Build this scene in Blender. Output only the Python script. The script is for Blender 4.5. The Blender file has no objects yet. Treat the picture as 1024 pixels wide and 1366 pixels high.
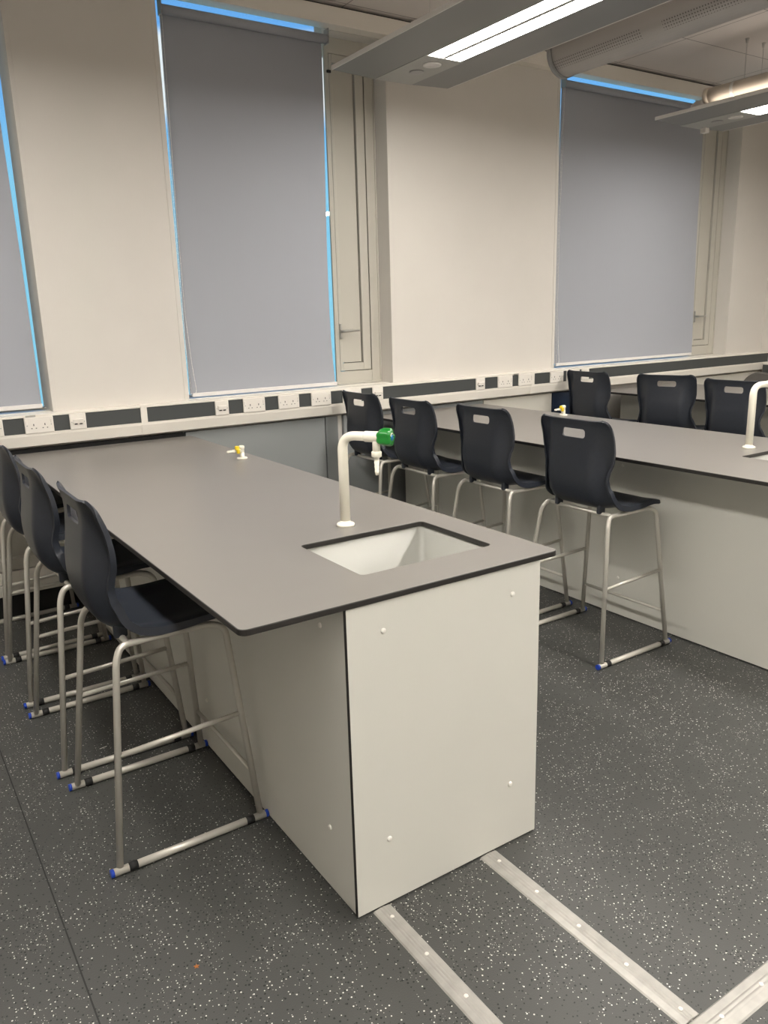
import bpy, bmesh, math, random
from mathutils import Vector, Matrix
random.seed(7)
scn = bpy.context.scene
COL = scn.collection
PI = math.pi

# ------------------------------------------------------------------ materials
MATS = {}
def new_mat(name):
    m = bpy.data.materials.new(name); m.use_nodes = True
    nt = m.node_tree
    b = nt.nodes.get('Principled BSDF')
    MATS[name] = m
    return m, nt, b

def plain(name, col, rough=0.5, metal=0.0, spec=0.5, noise=0.0, nscale=40, bump=0.0, bscale=300, coat=0.0):
    m, nt, b = new_mat(name)
    b.inputs['Base Color'].default_value = (*col, 1)
    b.inputs['Roughness'].default_value = rough
    b.inputs['Metallic'].default_value = metal
    b.inputs['Specular IOR Level'].default_value = spec
    b.inputs['Coat Weight'].default_value = coat
    tc = nt.nodes.new('ShaderNodeTexCoord')
    if noise > 0:
        n = nt.nodes.new('ShaderNodeTexNoise'); n.inputs['Scale'].default_value = nscale
        n.inputs['Detail'].default_value = 4
        nt.links.new(tc.outputs['Object'], n.inputs['Vector'])
        r = nt.nodes.new('ShaderNodeValToRGB')
        r.color_ramp.elements[0].position = 0.3; r.color_ramp.elements[1].position = 0.7
        r.color_ramp.elements[0].color = (*[c*(1-noise) for c in col], 1)
        r.color_ramp.elements[1].color = (*[min(1, c*(1+noise)) for c in col], 1)
        nt.links.new(n.outputs['Fac'], r.inputs['Fac'])
        nt.links.new(r.outputs['Color'], b.inputs['Base Color'])
    if bump > 0:
        n2 = nt.nodes.new('ShaderNodeTexNoise'); n2.inputs['Scale'].default_value = bscale
        nt.links.new(tc.outputs['Object'], n2.inputs['Vector'])
        bp = nt.nodes.new('ShaderNodeBump'); bp.inputs['Strength'].default_value = bump
        bp.inputs['Distance'].default_value = 0.002
        nt.links.new(n2.outputs['Fac'], bp.inputs['Height'])
        nt.links.new(bp.outputs['Normal'], b.inputs['Normal'])
    return m

plain('wall_paint', (0.645, 0.615, 0.57), 0.75, noise=0.015, nscale=3, bump=0.08, bscale=250)
plain('reveal_paint', (0.70, 0.68, 0.68), 0.7)
plain('trunk_white', (0.80, 0.76, 0.69), 0.38)
plain('strip_grey', (0.055, 0.060, 0.060), 0.5)
plain('plate_white', (0.80, 0.76, 0.70), 0.3)
plain('dark_slot', (0.02, 0.02, 0.02), 0.6)
plain('laminate', (0.188, 0.176, 0.163), 0.33, spec=0.5, noise=0.015, nscale=5, bump=0.03, bscale=900)
plain('laminate_edge', (0.022, 0.020, 0.018), 0.4)
plain('panel', (0.655, 0.648, 0.595), 0.42, noise=0.01, nscale=4)
plain('screw_white', (0.80, 0.78, 0.72), 0.3)
plain('sink_grey', (0.41, 0.41, 0.375), 0.35)
plain('shell', (0.0195, 0.0235, 0.033), 0.38, spec=0.5, noise=0.08, nscale=60, bump=0.10, bscale=500)
plain('chair_steel', (0.56, 0.54, 0.485), 0.36, metal=0.35)
plain('cap_blue', (0.012, 0.055, 0.42), 0.4)
plain('rubber', (0.01, 0.01, 0.01), 0.6)
plain('tap_white', (0.84, 0.81, 0.70), 0.28, coat=0.3)
plain('tap_green', (0.005, 0.20, 0.02), 0.3, coat=0.3)
plain('tap_blue', (0.03, 0.26, 0.50), 0.35)
plain('tap_yellow', (0.80, 0.58, 0.02), 0.35)
plain('frame_beige', (0.50, 0.48, 0.42), 0.45)
plain('gasket', (0.012, 0.012, 0.012), 0.6)
plain('handle_metal', (0.45, 0.44, 0.41), 0.35, metal=0.7)
plain('blind_bar', (0.72, 0.70, 0.68), 0.35)
plain('roller_grey', (0.36, 0.35, 0.35), 0.5)
plain('fixture_grey', (0.21, 0.21, 0.205), 0.45)
plain('fixture_pale', (0.36, 0.36, 0.34), 0.45)
plain('fixture_white', (0.72, 0.70, 0.67), 0.4)
plain('casing', (0.27, 0.285, 0.285), 0.45)
plain('casing_light', (0.58, 0.56, 0.50), 0.45)
plain('navy', (0.010, 0.020, 0.045), 0.45)
plain('black', (0.006, 0.006, 0.006), 0.6)
plain('alu', (0.40, 0.388, 0.36), 0.46, metal=0.4, noise=0.10, nscale=25)
plain('paper', (0.8, 0.78, 0.74), 0.7)
plain('label_pink', (0.75, 0.35, 0.38), 0.7)
plain('scrap_orange', (0.42, 0.14, 0.03), 0.7)
plain('whiteboard', (0.62, 0.66, 0.60), 0.5)
plain('pipe_beige', (0.68, 0.60, 0.50), 0.4)
plain('chair_grey', (0.085, 0.078, 0.070), 0.6)
plain('wire', (0.5, 0.48, 0.46), 0.4, metal=0.6)

# blind fabric: fine woven grey
def fabric():
    m, nt, b = new_mat('fabric')
    b.inputs['Roughness'].default_value = 0.85
    b.inputs['Specular IOR Level'].default_value = 0.2
    tc = nt.nodes.new('ShaderNodeTexCoord')
    w1 = nt.nodes.new('ShaderNodeTexWave'); w1.bands_direction = 'X'; w1.inputs['Scale'].default_value = 160
    w2 = nt.nodes.new('ShaderNodeTexWave'); w2.bands_direction = 'Z'; w2.inputs['Scale'].default_value = 160
    for w in (w1, w2): nt.links.new(tc.outputs['Object'], w.inputs['Vector'])
    mx = nt.nodes.new('ShaderNodeMath'); mx.operation = 'MULTIPLY'
    nt.links.new(w1.outputs['Fac'], mx.inputs[0]); nt.links.new(w2.outputs['Fac'], mx.inputs[1])
    r = nt.nodes.new('ShaderNodeValToRGB')
    r.color_ramp.elements[0].color = (0.35, 0.365, 0.40, 1); r.color_ramp.elements[1].color = (0.415, 0.43, 0.47, 1)
    nt.links.new(mx.outputs[0], r.inputs['Fac']); nt.links.new(r.outputs['Color'], b.inputs['Base Color'])
fabric()

def floor_mat():
    m, nt, b = new_mat('floor_vinyl')
    b.inputs['Roughness'].default_value = 0.42
    b.inputs['Specular IOR Level'].default_value = 0.45
    tc = nt.nodes.new('ShaderNodeTexCoord')
    base = (0.060, 0.062, 0.060, 1)
    n = nt.nodes.new('ShaderNodeTexNoise'); n.inputs['Scale'].default_value = 2.5; n.inputs['Detail'].default_value = 5
    nt.links.new(tc.outputs['Object'], n.inputs['Vector'])
    r0 = nt.nodes.new('ShaderNodeValToRGB')
    r0.color_ramp.elements[0].color = (0.052, 0.0535, 0.051, 1); r0.color_ramp.elements[1].color = (0.066, 0.067, 0.063, 1)
    nt.links.new(n.outputs['Fac'], r0.inputs['Fac'])
    prev = r0.outputs['Color']
    # dens: modulate flecks in patches
    n2 = nt.nodes.new('ShaderNodeTexNoise'); n2.inputs['Scale'].default_value = 9; n2.inputs['Detail'].default_value = 2
    nt.links.new(tc.outputs['Object'], n2.inputs['Vector'])
    for scale, size, thr, col, off in ((85, 0.19, 0.79, (0.72, 0.70, 0.66, 1), 0.0), (150, 0.20, 0.92, (0.45, 0.44, 0.41, 1), 2.3),
                                       (85, 0.24, 0.62, (0.006, 0.008, 0.008, 1), 5.1)):
        mp = nt.nodes.new('ShaderNodeMapping'); mp.inputs['Location'].default_value = (off, off*1.7, 0)
        mp.inputs['Rotation'].default_value = (0, 0, off)
        nt.links.new(tc.outputs['Object'], mp.inputs['Vector'])
        v = nt.nodes.new('ShaderNodeTexVoronoi'); v.voronoi_dimensions = '2D'; v.inputs['Scale'].default_value = scale
        nt.links.new(mp.outputs['Vector'], v.inputs['Vector'])
        sep = nt.nodes.new('ShaderNodeSeparateColor'); nt.links.new(v.outputs['Color'], sep.inputs['Color'])
        # fleck present when random + patch noise above threshold
        ad = nt.nodes.new('ShaderNodeMath'); ad.operation = 'MULTIPLY_ADD'
        nt.links.new(n2.outputs['Fac'], ad.inputs[0]); ad.inputs[1].default_value = 0.9; ad.inputs[2].default_value = -0.45
        ad2 = nt.nodes.new('ShaderNodeMath'); ad2.operation = 'ADD'
        nt.links.new(sep.outputs[0], ad2.inputs[0]); nt.links.new(ad.outputs[0], ad2.inputs[1])
        g = nt.nodes.new('ShaderNodeMath'); g.operation = 'GREATER_THAN'; g.inputs[1].default_value = thr
        nt.links.new(ad2.outputs[0], g.inputs[0])
        sz = nt.nodes.new('ShaderNodeMath'); sz.operation = 'MULTIPLY_ADD'; sz.inputs[1].default_value = size*0.6; sz.inputs[2].default_value = size*0.4
        nt.links.new(sep.outputs[1], sz.inputs[0])
        l = nt.nodes.new('ShaderNodeMath'); l.operation = 'LESS_THAN'
        nt.links.new(v.outputs['Distance'], l.inputs[0]); nt.links.new(sz.outputs[0], l.inputs[1])
        a = nt.nodes.new('ShaderNodeMath'); a.operation = 'MULTIPLY'
        nt.links.new(g.outputs[0], a.inputs[0]); nt.links.new(l.outputs[0], a.inputs[1])
        mix = nt.nodes.new('ShaderNodeMix'); mix.data_type = 'RGBA'
        nt.links.new(a.outputs[0], mix.inputs['Factor']); nt.links.new(prev, mix.inputs['A']); mix.inputs['B'].default_value = col
        prev = mix.outputs['Result']
    nt.links.new(prev, b.inputs['Base Color'])
    bn = nt.nodes.new('ShaderNodeTexNoise'); bn.inputs['Scale'].default_value = 260; bn.inputs['Detail'].default_value = 2
    nt.links.new(tc.outputs['Object'], bn.inputs['Vector'])
    bp = nt.nodes.new('ShaderNodeBump'); bp.inputs['Strength'].default_value = 0.35; bp.inputs['Distance'].default_value = 0.002
    nt.links.new(bn.outputs['Fac'], bp.inputs['Height']); nt.links.new(bp.outputs['Normal'], b.inputs['Normal'])
floor_mat()

def ceiling_mat():
    m, nt, b = new_mat('ceiling_tile')
    b.inputs['Roughness'].default_value = 0.8
    tc = nt.nodes.new('ShaderNodeTexCoord')
    br = nt.nodes.new('ShaderNodeTexBrick')
    br.offset = 0.0
    br.inputs['Scale'].default_value = 1.0
    br.inputs['Brick Width'].default_value = 1.2; br.inputs['Row Height'].default_value = 0.6
    br.inputs['Mortar Size'].default_value = 0.004
    br.inputs['Color1'].default_value = (0.62, 0.58, 0.55, 1); br.inputs['Color2'].default_value = (0.64, 0.60, 0.57, 1)
    br.inputs['Mortar'].default_value = (0.25, 0.23, 0.22, 1)
    mp = nt.nodes.new('ShaderNodeMapping'); mp.inputs['Location'].default_value = (0.5, 0.03, 0)
    nt.links.new(tc.outputs['Object'], mp.inputs['Vector']); nt.links.new(mp.outputs['Vector'], br.inputs['Vector'])
    nt.links.new(br.outputs['Color'], b.inputs['Base Color'])
ceiling_mat()

def emit(name, col, strength):
    m = bpy.data.materials.new(name); m.use_nodes = True; nt = m.node_tree
    nt.nodes.clear()
    o = nt.nodes.new('ShaderNodeOutputMaterial'); e = nt.nodes.new('ShaderNodeEmission')
    e.inputs['Color'].default_value = (*col, 1); e.inputs['Strength'].default_value = strength
    nt.links.new(e.outputs[0], o.inputs['Surface'])
    MATS[name] = m
LED = 11.0
emit('led', (1.0, 0.945, 0.87), LED)
emit('led_up', (1.0, 0.88, 0.76), 1.3)

def glass_mat():
    m = bpy.data.materials.new('glass'); m.use_nodes = True; nt = m.node_tree; nt.nodes.clear()
    o = nt.nodes.new('ShaderNodeOutputMaterial'); t = nt.nodes.new('ShaderNodeBsdfTransparent')
    t.inputs['Color'].default_value = (0.93, 0.97, 0.97, 1)
    g = nt.nodes.new('ShaderNodeBsdfGlossy'); g.inputs['Roughness'].default_value = 0.02
    mx = nt.nodes.new('ShaderNodeMixShader'); mx.inputs[0].default_value = 0.06
    nt.links.new(t.outputs[0], mx.inputs[1]); nt.links.new(g.outputs[0], mx.inputs[2]); nt.links.new(mx.outputs[0], o.inputs['Surface'])
    MATS['glass'] = m
glass_mat()

def perf_mat():   # sheet metal with bands of small perforations
    m, nt, b = new_mat('perforated')
    b.inputs['Roughness'].default_value = 0.5
    tc = nt.nodes.new('ShaderNodeTexCoord')
    sp = nt.nodes.new('ShaderNodeSeparateXYZ'); nt.links.new(tc.outputs['UV'], sp.inputs[0])
    def math_(op, a, bb):
        n = nt.nodes.new('ShaderNodeMath'); n.operation = op
        for i, x in enumerate((a, bb)):
            if isinstance(x, (int, float)): n.inputs[i].default_value = x
            else: nt.links.new(x, n.inputs[i])
        return n.outputs[0]
    u = math_('PINGPONG', math_('MULTIPLY', sp.outputs[0], 1.0), 0.0075)
    v = math_('PINGPONG', math_('MULTIPLY', sp.outputs[1], 1.0), 0.0075)
    d = math_('SQRT', math_('ADD', math_('POWER', u, 2), math_('POWER', v, 2)), 0)
    hole = math_('LESS_THAN', d, 0.0036)
    band = math_('MULTIPLY', math_('GREATER_THAN', sp.outputs[1], 0.05), math_('LESS_THAN', sp.outputs[1], 0.105))
    rep = math_('LESS_THAN', math_('MODULO', sp.outputs[0], 0.75), 0.62)
    f = math_('MULTIPLY', math_('MULTIPLY', hole, band), rep)
    mix = nt.nodes.new('ShaderNodeMix'); mix.data_type = 'RGBA'
    nt.links.new(f, mix.inputs['Factor'])
    mix.inputs['A'].default_value = (0.36, 0.34, 0.32, 1); mix.inputs['B'].default_value = (0.10, 0.09, 0.085, 1)
    nt.links.new(mix.outputs['Result'], b.inputs['Base Color'])
perf_mat()

# ------------------------------------------------------------------ mesh helpers
class MB:
    def __init__(self): self.bm = bmesh.new()
    def box(self, x0, x1, y0, y1, z0, z1, bev=0.0, seg=2, mi=0):
        vs = [self.bm.verts.new(p) for p in ((x0,y0,z0),(x1,y0,z0),(x1,y1,z0),(x0,y1,z0),(x0,y0,z1),(x1,y0,z1),(x1,y1,z1),(x0,y1,z1))]
        fs = [self.bm.faces.new([vs[i] for i in q]) for q in ((3,2,1,0),(4,5,6,7),(0,1,5,4),(1,2,6,5),(2,3,7,6),(3,0,4,7))]
        for f in fs: f.material_index = mi
        if bev > 0:
            es = list({e for f in fs for e in f.edges})
            r = bmesh.ops.bevel(self.bm, geom=es, offset=bev, segments=seg, affect='EDGES', profile=0.5)
            for f in r['faces']: f.material_index = mi
        return self
    def tube(self, path, r, n=12, caps=True, mi=0):
        pts = [Vector(p) for p in path]
        rings = []
        t0 = (pts[1]-pts[0]).normalized()
        up = Vector((0,0,1)) if abs(t0.z) < 0.9 else Vector((1,0,0))
        nrm = (up - t0*up.dot(t0)).normalized()
        for i, p in enumerate(pts):
            if i == 0: t = t0
            elif i == len(pts)-1: t = (pts[i]-pts[i-1]).normalized()
            else: t = ((pts[i+1]-pts[i]).normalized() + (pts[i]-pts[i-1]).normalized()).normalized()
            nrm = (nrm - t*nrm.dot(t)).normalized()
            b = t.cross(nrm)
            rr = r[i] if isinstance(r, (list, tuple)) else r
            rings.append([self.bm.verts.new(p + nrm*math.cos(2*PI*k/n)*rr + b*math.sin(2*PI*k/n)*rr) for k in range(n)])
        for a, c in zip(rings[:-1], rings[1:]):
            for k in range(n):
                f = self.bm.faces.new((a[k], a[(k+1)%n], c[(k+1)%n], c[k])); f.smooth = True; f.material_index = mi
        if caps:
            f = self.bm.faces.new(list(reversed(rings[0]))); f.material_index = mi
            f = self.bm.faces.new(rings[-1]); f.material_index = mi
        return self
    def lathe(self, prof, center=(0,0,0), axis=(0,0,1), n=24, mi=0):
        # prof: list of (radius, height)
        ax = Vector(axis).normalized()
        up = Vector((1,0,0)) if abs(ax.x) < 0.9 else Vector((0,1,0))
        a = (up - ax*up.dot(ax)).normalized(); b = ax.cross(a); c = Vector(center)
        rings = []
        for r, h in prof:
            rings.append([self.bm.verts.new(c + ax*h + (a*math.cos(2*PI*k/n)+b*math.sin(2*PI*k/n))*r) for k in range(n)])
        for p, q in zip(rings[:-1], rings[1:]):
            for k in range(n):
                f = self.bm.faces.new((p[k], p[(k+1)%n], q[(k+1)%n], q[k])); f.smooth = True; f.material_index = mi
        if prof[0][0] > 1e-6:
            f = self.bm.faces.new(list(reversed(rings[0]))); f.material_index = mi
        if prof[-1][0] > 1e-6:
            f = self.bm.faces.new(rings[-1]); f.material_index = mi
        return self
    def prism(self, poly, axis, a0, a1, mi=0):
        # poly: list of 2D points in the plane perpendicular to axis ('x': (y,z), 'y': (x,z), 'z': (x,y))
        def P(p, a):
            return {'x': (a, p[0], p[1]), 'y': (p[0], a, p[1]), 'z': (p[0], p[1], a)}[axis]
        A = [self.bm.verts.new(P(p, a0)) for p in poly]; B = [self.bm.verts.new(P(p, a1)) for p in poly]
        n = len(poly); fs = []
        for k in range(n): fs.append(self.bm.faces.new((A[k], A[(k+1)%n], B[(k+1)%n], B[k])))
        fs.append(self.bm.faces.new(list(reversed(A)))); fs.append(self.bm.faces.new(B))
        for f in fs: f.material_index = mi
        return self
    def plate(self, outer, holes, z0, z1, mi_face=0, mi_side=0):
        # horizontal slab with holes
        for z, flip in ((z1, False), (z0, True)):
            edges = []
            for loop in [outer]+holes:
                vs = [self.bm.verts.new((p[0], p[1], z)) for p in loop]
                for i in range(len(vs)): edges.append(self.bm.edges.new((vs[i], vs[(i+1)%len(vs)])))
            r = bmesh.ops.triangle_fill(self.bm, edges=edges, use_beauty=True)
            for g in r['geom']:
                if isinstance(g, bmesh.types.BMFace): g.material_index = mi_face
        for loop in [outer]+holes:
            n = len(loop)
            A = [self.bm.verts.new((p[0], p[1], z0)) for p in loop]; B = [self.bm.verts.new((p[0], p[1], z1)) for p in loop]
            for k in range(n):
                f = self.bm.faces.new((A[k], A[(k+1)%n], B[(k+1)%n], B[k])); f.material_index = mi_side
        bmesh.ops.remove_doubles(self.bm, verts=self.bm.verts, dist=1e-5)
        return self
    def build(self, name, mats, parent=None, loc=None, smooth=False, origin=None):
        bm = self.bm
        bmesh.ops.recalc_face_normals(bm, faces=bm.faces)
        if smooth:
            for f in bm.faces: f.smooth = True
        if origin is not None:
            bmesh.ops.translate(bm, verts=bm.verts, vec=-Vector(origin))
        me = bpy.data.meshes.new(name); bm.to_mesh(me); bm.free()
        for m in (mats if isinstance(mats, (list, tuple)) else [mats]): me.materials.append(MATS[m])
        o = bpy.data.objects.new(name, me); COL.objects.link(o)
        if origin is not None: o.location = origin
        if loc is not None: o.location = loc
        if parent is not None: o.parent = parent
        return o

def tag(o, label=None, cat=None, group=None, kind=None):
    if label: o['label'] = label
    if cat: o['category'] = cat
    if group: o['group'] = group
    if kind: o['kind'] = kind
    return o
def thing(name, label, cat, loc=(0,0,0), rz=0.0, group=None, kind=None):
    o = bpy.data.objects.new(name, None); COL.objects.link(o)
    o.empty_display_size = 0.05
    o.location = loc; o.rotation_euler = (0, 0, rz)
    return tag(o, label, cat, group, kind)
def struct(mb, name, mats, parent=None):
    o = mb.build(name, mats, parent)
    if parent is None: o['kind'] = 'structure'
    return o
def dup(root, loc, rz=0.0, label=None, group=None):
    r = root.copy(); COL.objects.link(r); r.location = loc; r.rotation_euler = (0, 0, rz)
    if label: r['label'] = label
    if group: r['group'] = group
    for ch in list(root.children):
        c = ch.copy(); COL.objects.link(c); c.parent = r
        for g in list(ch.children):
            d = g.copy(); COL.objects.link(d); d.parent = c
    return r

def fillet(pts, rad, n=6):
    P = [Vector(p) for p in pts]; out = [P[0]]
    for i in range(1, len(P)-1):
        r = rad[i-1] if isinstance(rad, (list, tuple)) else rad
        a = (P[i-1]-P[i]); b = (P[i+1]-P[i])
        d = min(r, a.length*0.49, b.length*0.49)
        a.normalize(); b.normalize()
        p0 = P[i]+a*d; p2 = P[i]+b*d
        for k in range(n+1):
            t = k/n
            out.append(p0*(1-t)**2 + P[i]*2*t*(1-t) + p2*t*t)
    out.append(P[-1]); return out
def rrect(x0, x1, y0, y1, r, n=6):
    out = []
    for cx, cy, a0 in ((x1-r, y0+r, -PI/2), (x1-r, y1-r, 0), (x0+r, y1-r, PI/2), (x0+r, y0+r, PI)):
        for k in range(n+1):
            a = a0 + PI/2*k/n
            out.append((cx+r*math.cos(a), cy+r*math.sin(a)))
    return out

# ------------------------------------------------------------------ camera
CAM = Vector((-0.89456, -1.54779, 1.57367))
Rv = Vector((0.83259702, -0.55320018, -0.02741818)); Uv = Vector((0.15731478, 0.18872384, 0.96934791)); Fv = Vector((0.53106898, 0.81138947, -0.24415748))
cd = bpy.data.cameras.new('camera'); co = bpy.data.objects.new('camera', cd); COL.objects.link(co)
m3 = Matrix((Rv, Uv, -Fv)).transposed()
co.matrix_world = Matrix.Translation(CAM) @ m3.to_4x4()
cd.sensor_fit = 'HORIZONTAL'; cd.sensor_width = 36.0; cd.lens = 36.0*1052.6/1024.0
cd.clip_start = 0.02; cd.clip_end = 200
scn.camera = co

# ------------------------------------------------------------------ room
YW, XR, XL, YB, ZC = 3.06, 6.66, -3.2, -5.0, 3.37
SILL, HEAD = 1.10, 3.255
YO = 3.302                                    # outer face of the wall
struct(MB().box(XL, XR, YB, YO, -0.05, 0.0), 'floor', 'floor_vinyl')
struct(MB().box(XL, XR, YB, YO+0.1, ZC, ZC+0.1), 'ceiling', 'ceiling_tile')
W = [(-1.62, -0.022), (0.752, 2.225), (3.788, 6.075)]      # window openings
wb = MB()
wb.box(XL, XR, YW, YO, 0, SILL)
edges = [XL] + [v for w in W for v in w] + [XR]
for i in range(0, len(edges), 2): wb.box(edges[i], edges[i+1], YW, YO, SILL, ZC)
CAS = 0.37                                     # width of the opening casement beside each blind
for i, (a, b) in enumerate(W):
    if i: wb.box(b-CAS, b, YW+0.03, YO, HEAD, ZC)
struct(wb, 'wall_back', 'wall_paint')
struct(MB().box(XR, XR+0.1, YB, YO, 0, ZC), 'wall_right', 'wall_paint')
struct(MB().box(XL-0.1, XL, YB, YO, 0, ZC), 'wall_left', 'wall_paint')
struct(MB().box(XL, XR, YB-0.1, YB, 0, ZC), 'wall_front', 'wall_paint')
# downstand board that hides the blind boxes, with a shadow gap under the ceiling
struct(MB().box(XL, XR, 2.995, 3.085, HEAD, 3.352, 0.002), 'trim_1', 'trunk_white')
struct(MB().box(XL, XR, 3.03, 3.07, 3.352, ZC), 'trim_2', 'black')
# corner beads on the edges of the piers
# welded seam of the vinyl
struct(MB().box(-0.661, -0.657, YB, 2.9, 0.0, 0.0009), 'trim_3', 'gasket')

# ------------------------------------------------------------------ windows (frame, panes, casement, handle)
def window(n, a, b, casement):
    y0, y1 = 3.20, 3.30
    root = bpy.data.objects.new('window_%d' % n, None); COL.objects.link(root); root.location = ((a+b)/2, y0, SILL); root['kind'] = 'structure'
    org = root.location
    def add(mb, name, mats, par=root):
        o = mb.build(name, mats); 
        if par is root: o.parent = root; o.location = -Vector(org)
        else: o.parent = par
        return o
    bx = b-CAS+0.004 if casement else b
    fr = MB()
    fr.box(a, a+0.03, y0+0.03, y0+0.085, SILL, ZC-0.002)
    fr.box(a+0.045, bx, y0+0.03, y1, SILL, SILL+0.012)
    if casement:
        # frame of the casement
        fr.box(bx, bx+0.03, y0, y0+0.014, SILL+0.006, HEAD)
        fr.box(b-0.076, b-0.002, y0, y1, SILL+0.006, HEAD)
        fr.box(bx+0.03, b-0.077, y0, y0+0.03, SILL+0.006, SILL+0.092)
        fr.box(bx+0.03, b-0.077, y0, y1, 3.165, HEAD)
        fr.box(b-0.012, b-0.002, y0-0.006, y0, SILL+0.02, HEAD)
        fr.box(bx, b-0.002, y0-0.010, y0, SILL+0.006, SILL+0.016)
    add(fr, 'frame', 'frame_beige')
    gy = y0+0.003 if casement else y0+0.09
    add(MB().box(a+0.003, bx-0.001 if casement else b-0.003, gy, gy+0.01, SILL+0.005, ZC-0.002), 'glass_pane', 'glass')
    if casement:
        x0, x1, z0, z1 = bx+0.030, b-0.086, SILL+0.097, 3.161
        add(MB().box(x0+0.06, x1+0.006, y0+0.03, y0+0.05, z0-0.005, z1+0.004), 'gasket', 'gasket')
        s = MB()
        s.box(x0, x0+0.022, y0-0.004, y0+0.03, z0, z1, 0.002); s.box(x1-0.062, x1, y0-0.004, y0+0.03, z0, z1, 0.002)
        s.box(x0+0.022, x1-0.062, y0-0.004, y0+0.03, z0, z0+0.05, 0.002); s.box(x0+0.022, x1-0.062, y0-0.004, y0+0.03, z1-0.05, z1, 0.002)
        sash = add(s, 'casement_sash', 'frame_beige')
        add(MB().box(x0+0.024, x1-0.070, y0+0.012, y0+0.03, z0+0.055, z1-0.055), 'infill_panel', 'frame_beige', sash)
        h = MB()
        hx, hz = x0+0.010, 1.463
        h.box(hx-0.008, hx+0.008, y0-0.016, y0-0.004, hz-0.05, hz+0.05, 0.003)
        h.tube(fillet([(hx, y0-0.014, hz), (hx, y0-0.05, hz), (hx+0.12, y0-0.055, hz+0.004)], 0.02), [0.009]*8+[0.006], 10)
        add(h, 'window_handle', 'handle_metal', sash)
        hg = MB()
        hg.box(x0-0.015, x0+0.012, y0-0.012, y0, 3.05, 3.066, 0.002)
        add(hg, 'hinge', 'gasket', sash)
    add(MB().box(a-0.0, b, 3.10, 3.20, SILL-0.001, SILL+0.004), 'sill_board', 'trunk_white')
    return root
window(1, *W[0], False); window(2, *W[1], True); window(3, *W[2], True)
# beads at the outer corners of the reveals
k = 4
for xs in (W[0][1], W[1][0], W[1][1], W[2][0], W[2][1]):
    s = 1 if xs in (W[0][1], W[1][1], W[2][1]) else -1
    struct(MB().box(min(xs, xs+s*0.028), max(xs, xs+s*0.022), YW-0.0025, YW, SILL, HEAD, 0.001), 'trim_%d' % k, 'wall_paint'); k += 1

# ------------------------------------------------------------------ roller blinds
def lerp_tab(tab, t):
    for (a, va), (b, vb) in zip(tab[:-1], tab[1:]):
        if t <= b: return va+(vb-va)*(max(t, a)-a)/(b-a)
    return tab[-1][1]
def blind(x0, x1, ztop, zbot, label, chain=True, le=None, re=None):
    y = 3.13
    r = thing('roller_blind', label, 'blind', ((x0+x1)/2, y, zbot), group='roller blinds')
    o = -Vector(r.location)
    def add(mb, nm, mt):
        ob = mb.build(nm, mt, r); ob.location = o; return ob
    f = MB(); N = 14
    rows = []
    for i in range(N+1):
        z = zbot+0.02 + (ztop-zbot-0.02)*i/N
        q0 = lerp_tab(le, z) if le else x0; q1 = lerp_tab(re, z) if re else x1
        rows.append([f.bm.verts.new((q0+(q1-q0)*j/8.0, y-0.024 + 0.0015*math.sin(z*3+j), z)) for j in range(9)])
    back = [[f.bm.verts.new((v.co.x, v.co.y+0.0012, v.co.z)) for v in row] for row in rows]
    for g, fl in ((rows, False), (back, True)):
        for i in range(N):
            for j in range(8):
                q = (g[i][j], g[i][j+1], g[i+1][j+1], g[i+1][j])
                f.bm.faces.new(q if not fl else tuple(reversed(q)))
    for i in range(N):
        f.bm.faces.new((rows[i][0], rows[i+1][0], back[i+1][0], back[i][0])); f.bm.faces.new((rows[i][8], back[i][8], back[i+1][8], rows[i+1][8]))
    add(f, 'fabric', 'fabric')
    add(MB().tube([(x0-0.004, y-0.048, ztop-0.014), (x1+0.012, y-0.048, ztop-0.014)], 0.0255, 24), 'roller_tube', 'fabric')
    add(MB().box(x0-0.002, x1+0.002, y-0.032, y-0.017, zbot, zbot+0.024, 0.004), 'bottom_bar', 'blind_bar')
    for xx in (x0-0.010, x1+0.012):
        add(MB().box(xx, xx+0.006, y-0.076, y-0.020, ztop-0.043, ztop+0.042, 0.002), 'bracket', 'roller_grey')
    if chain:
        c = MB()
        p = [(x0+0.002, y-0.050, ztop-0.04), (x0-0.008, y-0.040, 2.2), (x0-0.010, y-0.042, 1.6), (x0+0.006, y-0.044, 1.30), (x0+0.020, y-0.044, 1.16), (x0+0.018, y-0.044, zbot+0.03), (x0-0.012, y-0.044, zbot+0.01), (x0-0.022, y-0.042, 1.4), (x0-0.020, y-0.04, 2.2), (x0-0.010, y-0.050, ztop-0.04)]
        c.tube(p, 0.0017, 6)
        # beads
        for i in range(len(p)-1):
            a, b = Vector(p[i]), Vector(p[i+1]); n = max(1, int((b-a).length/0.03))
            for q in range(n):
                pt = a.lerp(b, (q+0.5)/n)
                bmesh.ops.create_icosphere(c.bm, subdivisions=1, radius=0.0031, matrix=Matrix.Translation(pt))
        add(c, 'bead_chain', 'blind_bar')
    return r
blind(-1.56, -0.066, 3.212, 1.122, 'grey roller blind at the left edge of the picture, cut off by the frame', chain=False,
      re=[(1.1, -0.068), (1.3, -0.069), (1.92, -0.074), (2.55, -0.085), (3.3, -0.090)])
blind(0.790, 1.800, 3.212, 1.112, 'narrow grey roller blind in the middle, between the two wide cream piers',
      le=[(1.1, 0.774), (1.6, 0.776), (2.1, 0.782), (3.2, 0.790)], re=[(1.1, 1.790), (1.3, 1.776), (1.5, 1.768), (1.95, 1.769), (2.84, 1.788), (3.3, 1.792)])
blind(3.852, 5.606, 3.212, 1.118, 'wide grey roller blind on the right, behind the far bench',
      le=[(1.1, 3.836), (2.5, 3.838), (3.2, 3.846)], re=[(1.1, 5.617), (2.26, 5.581), (3.2, 5.570)])

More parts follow.
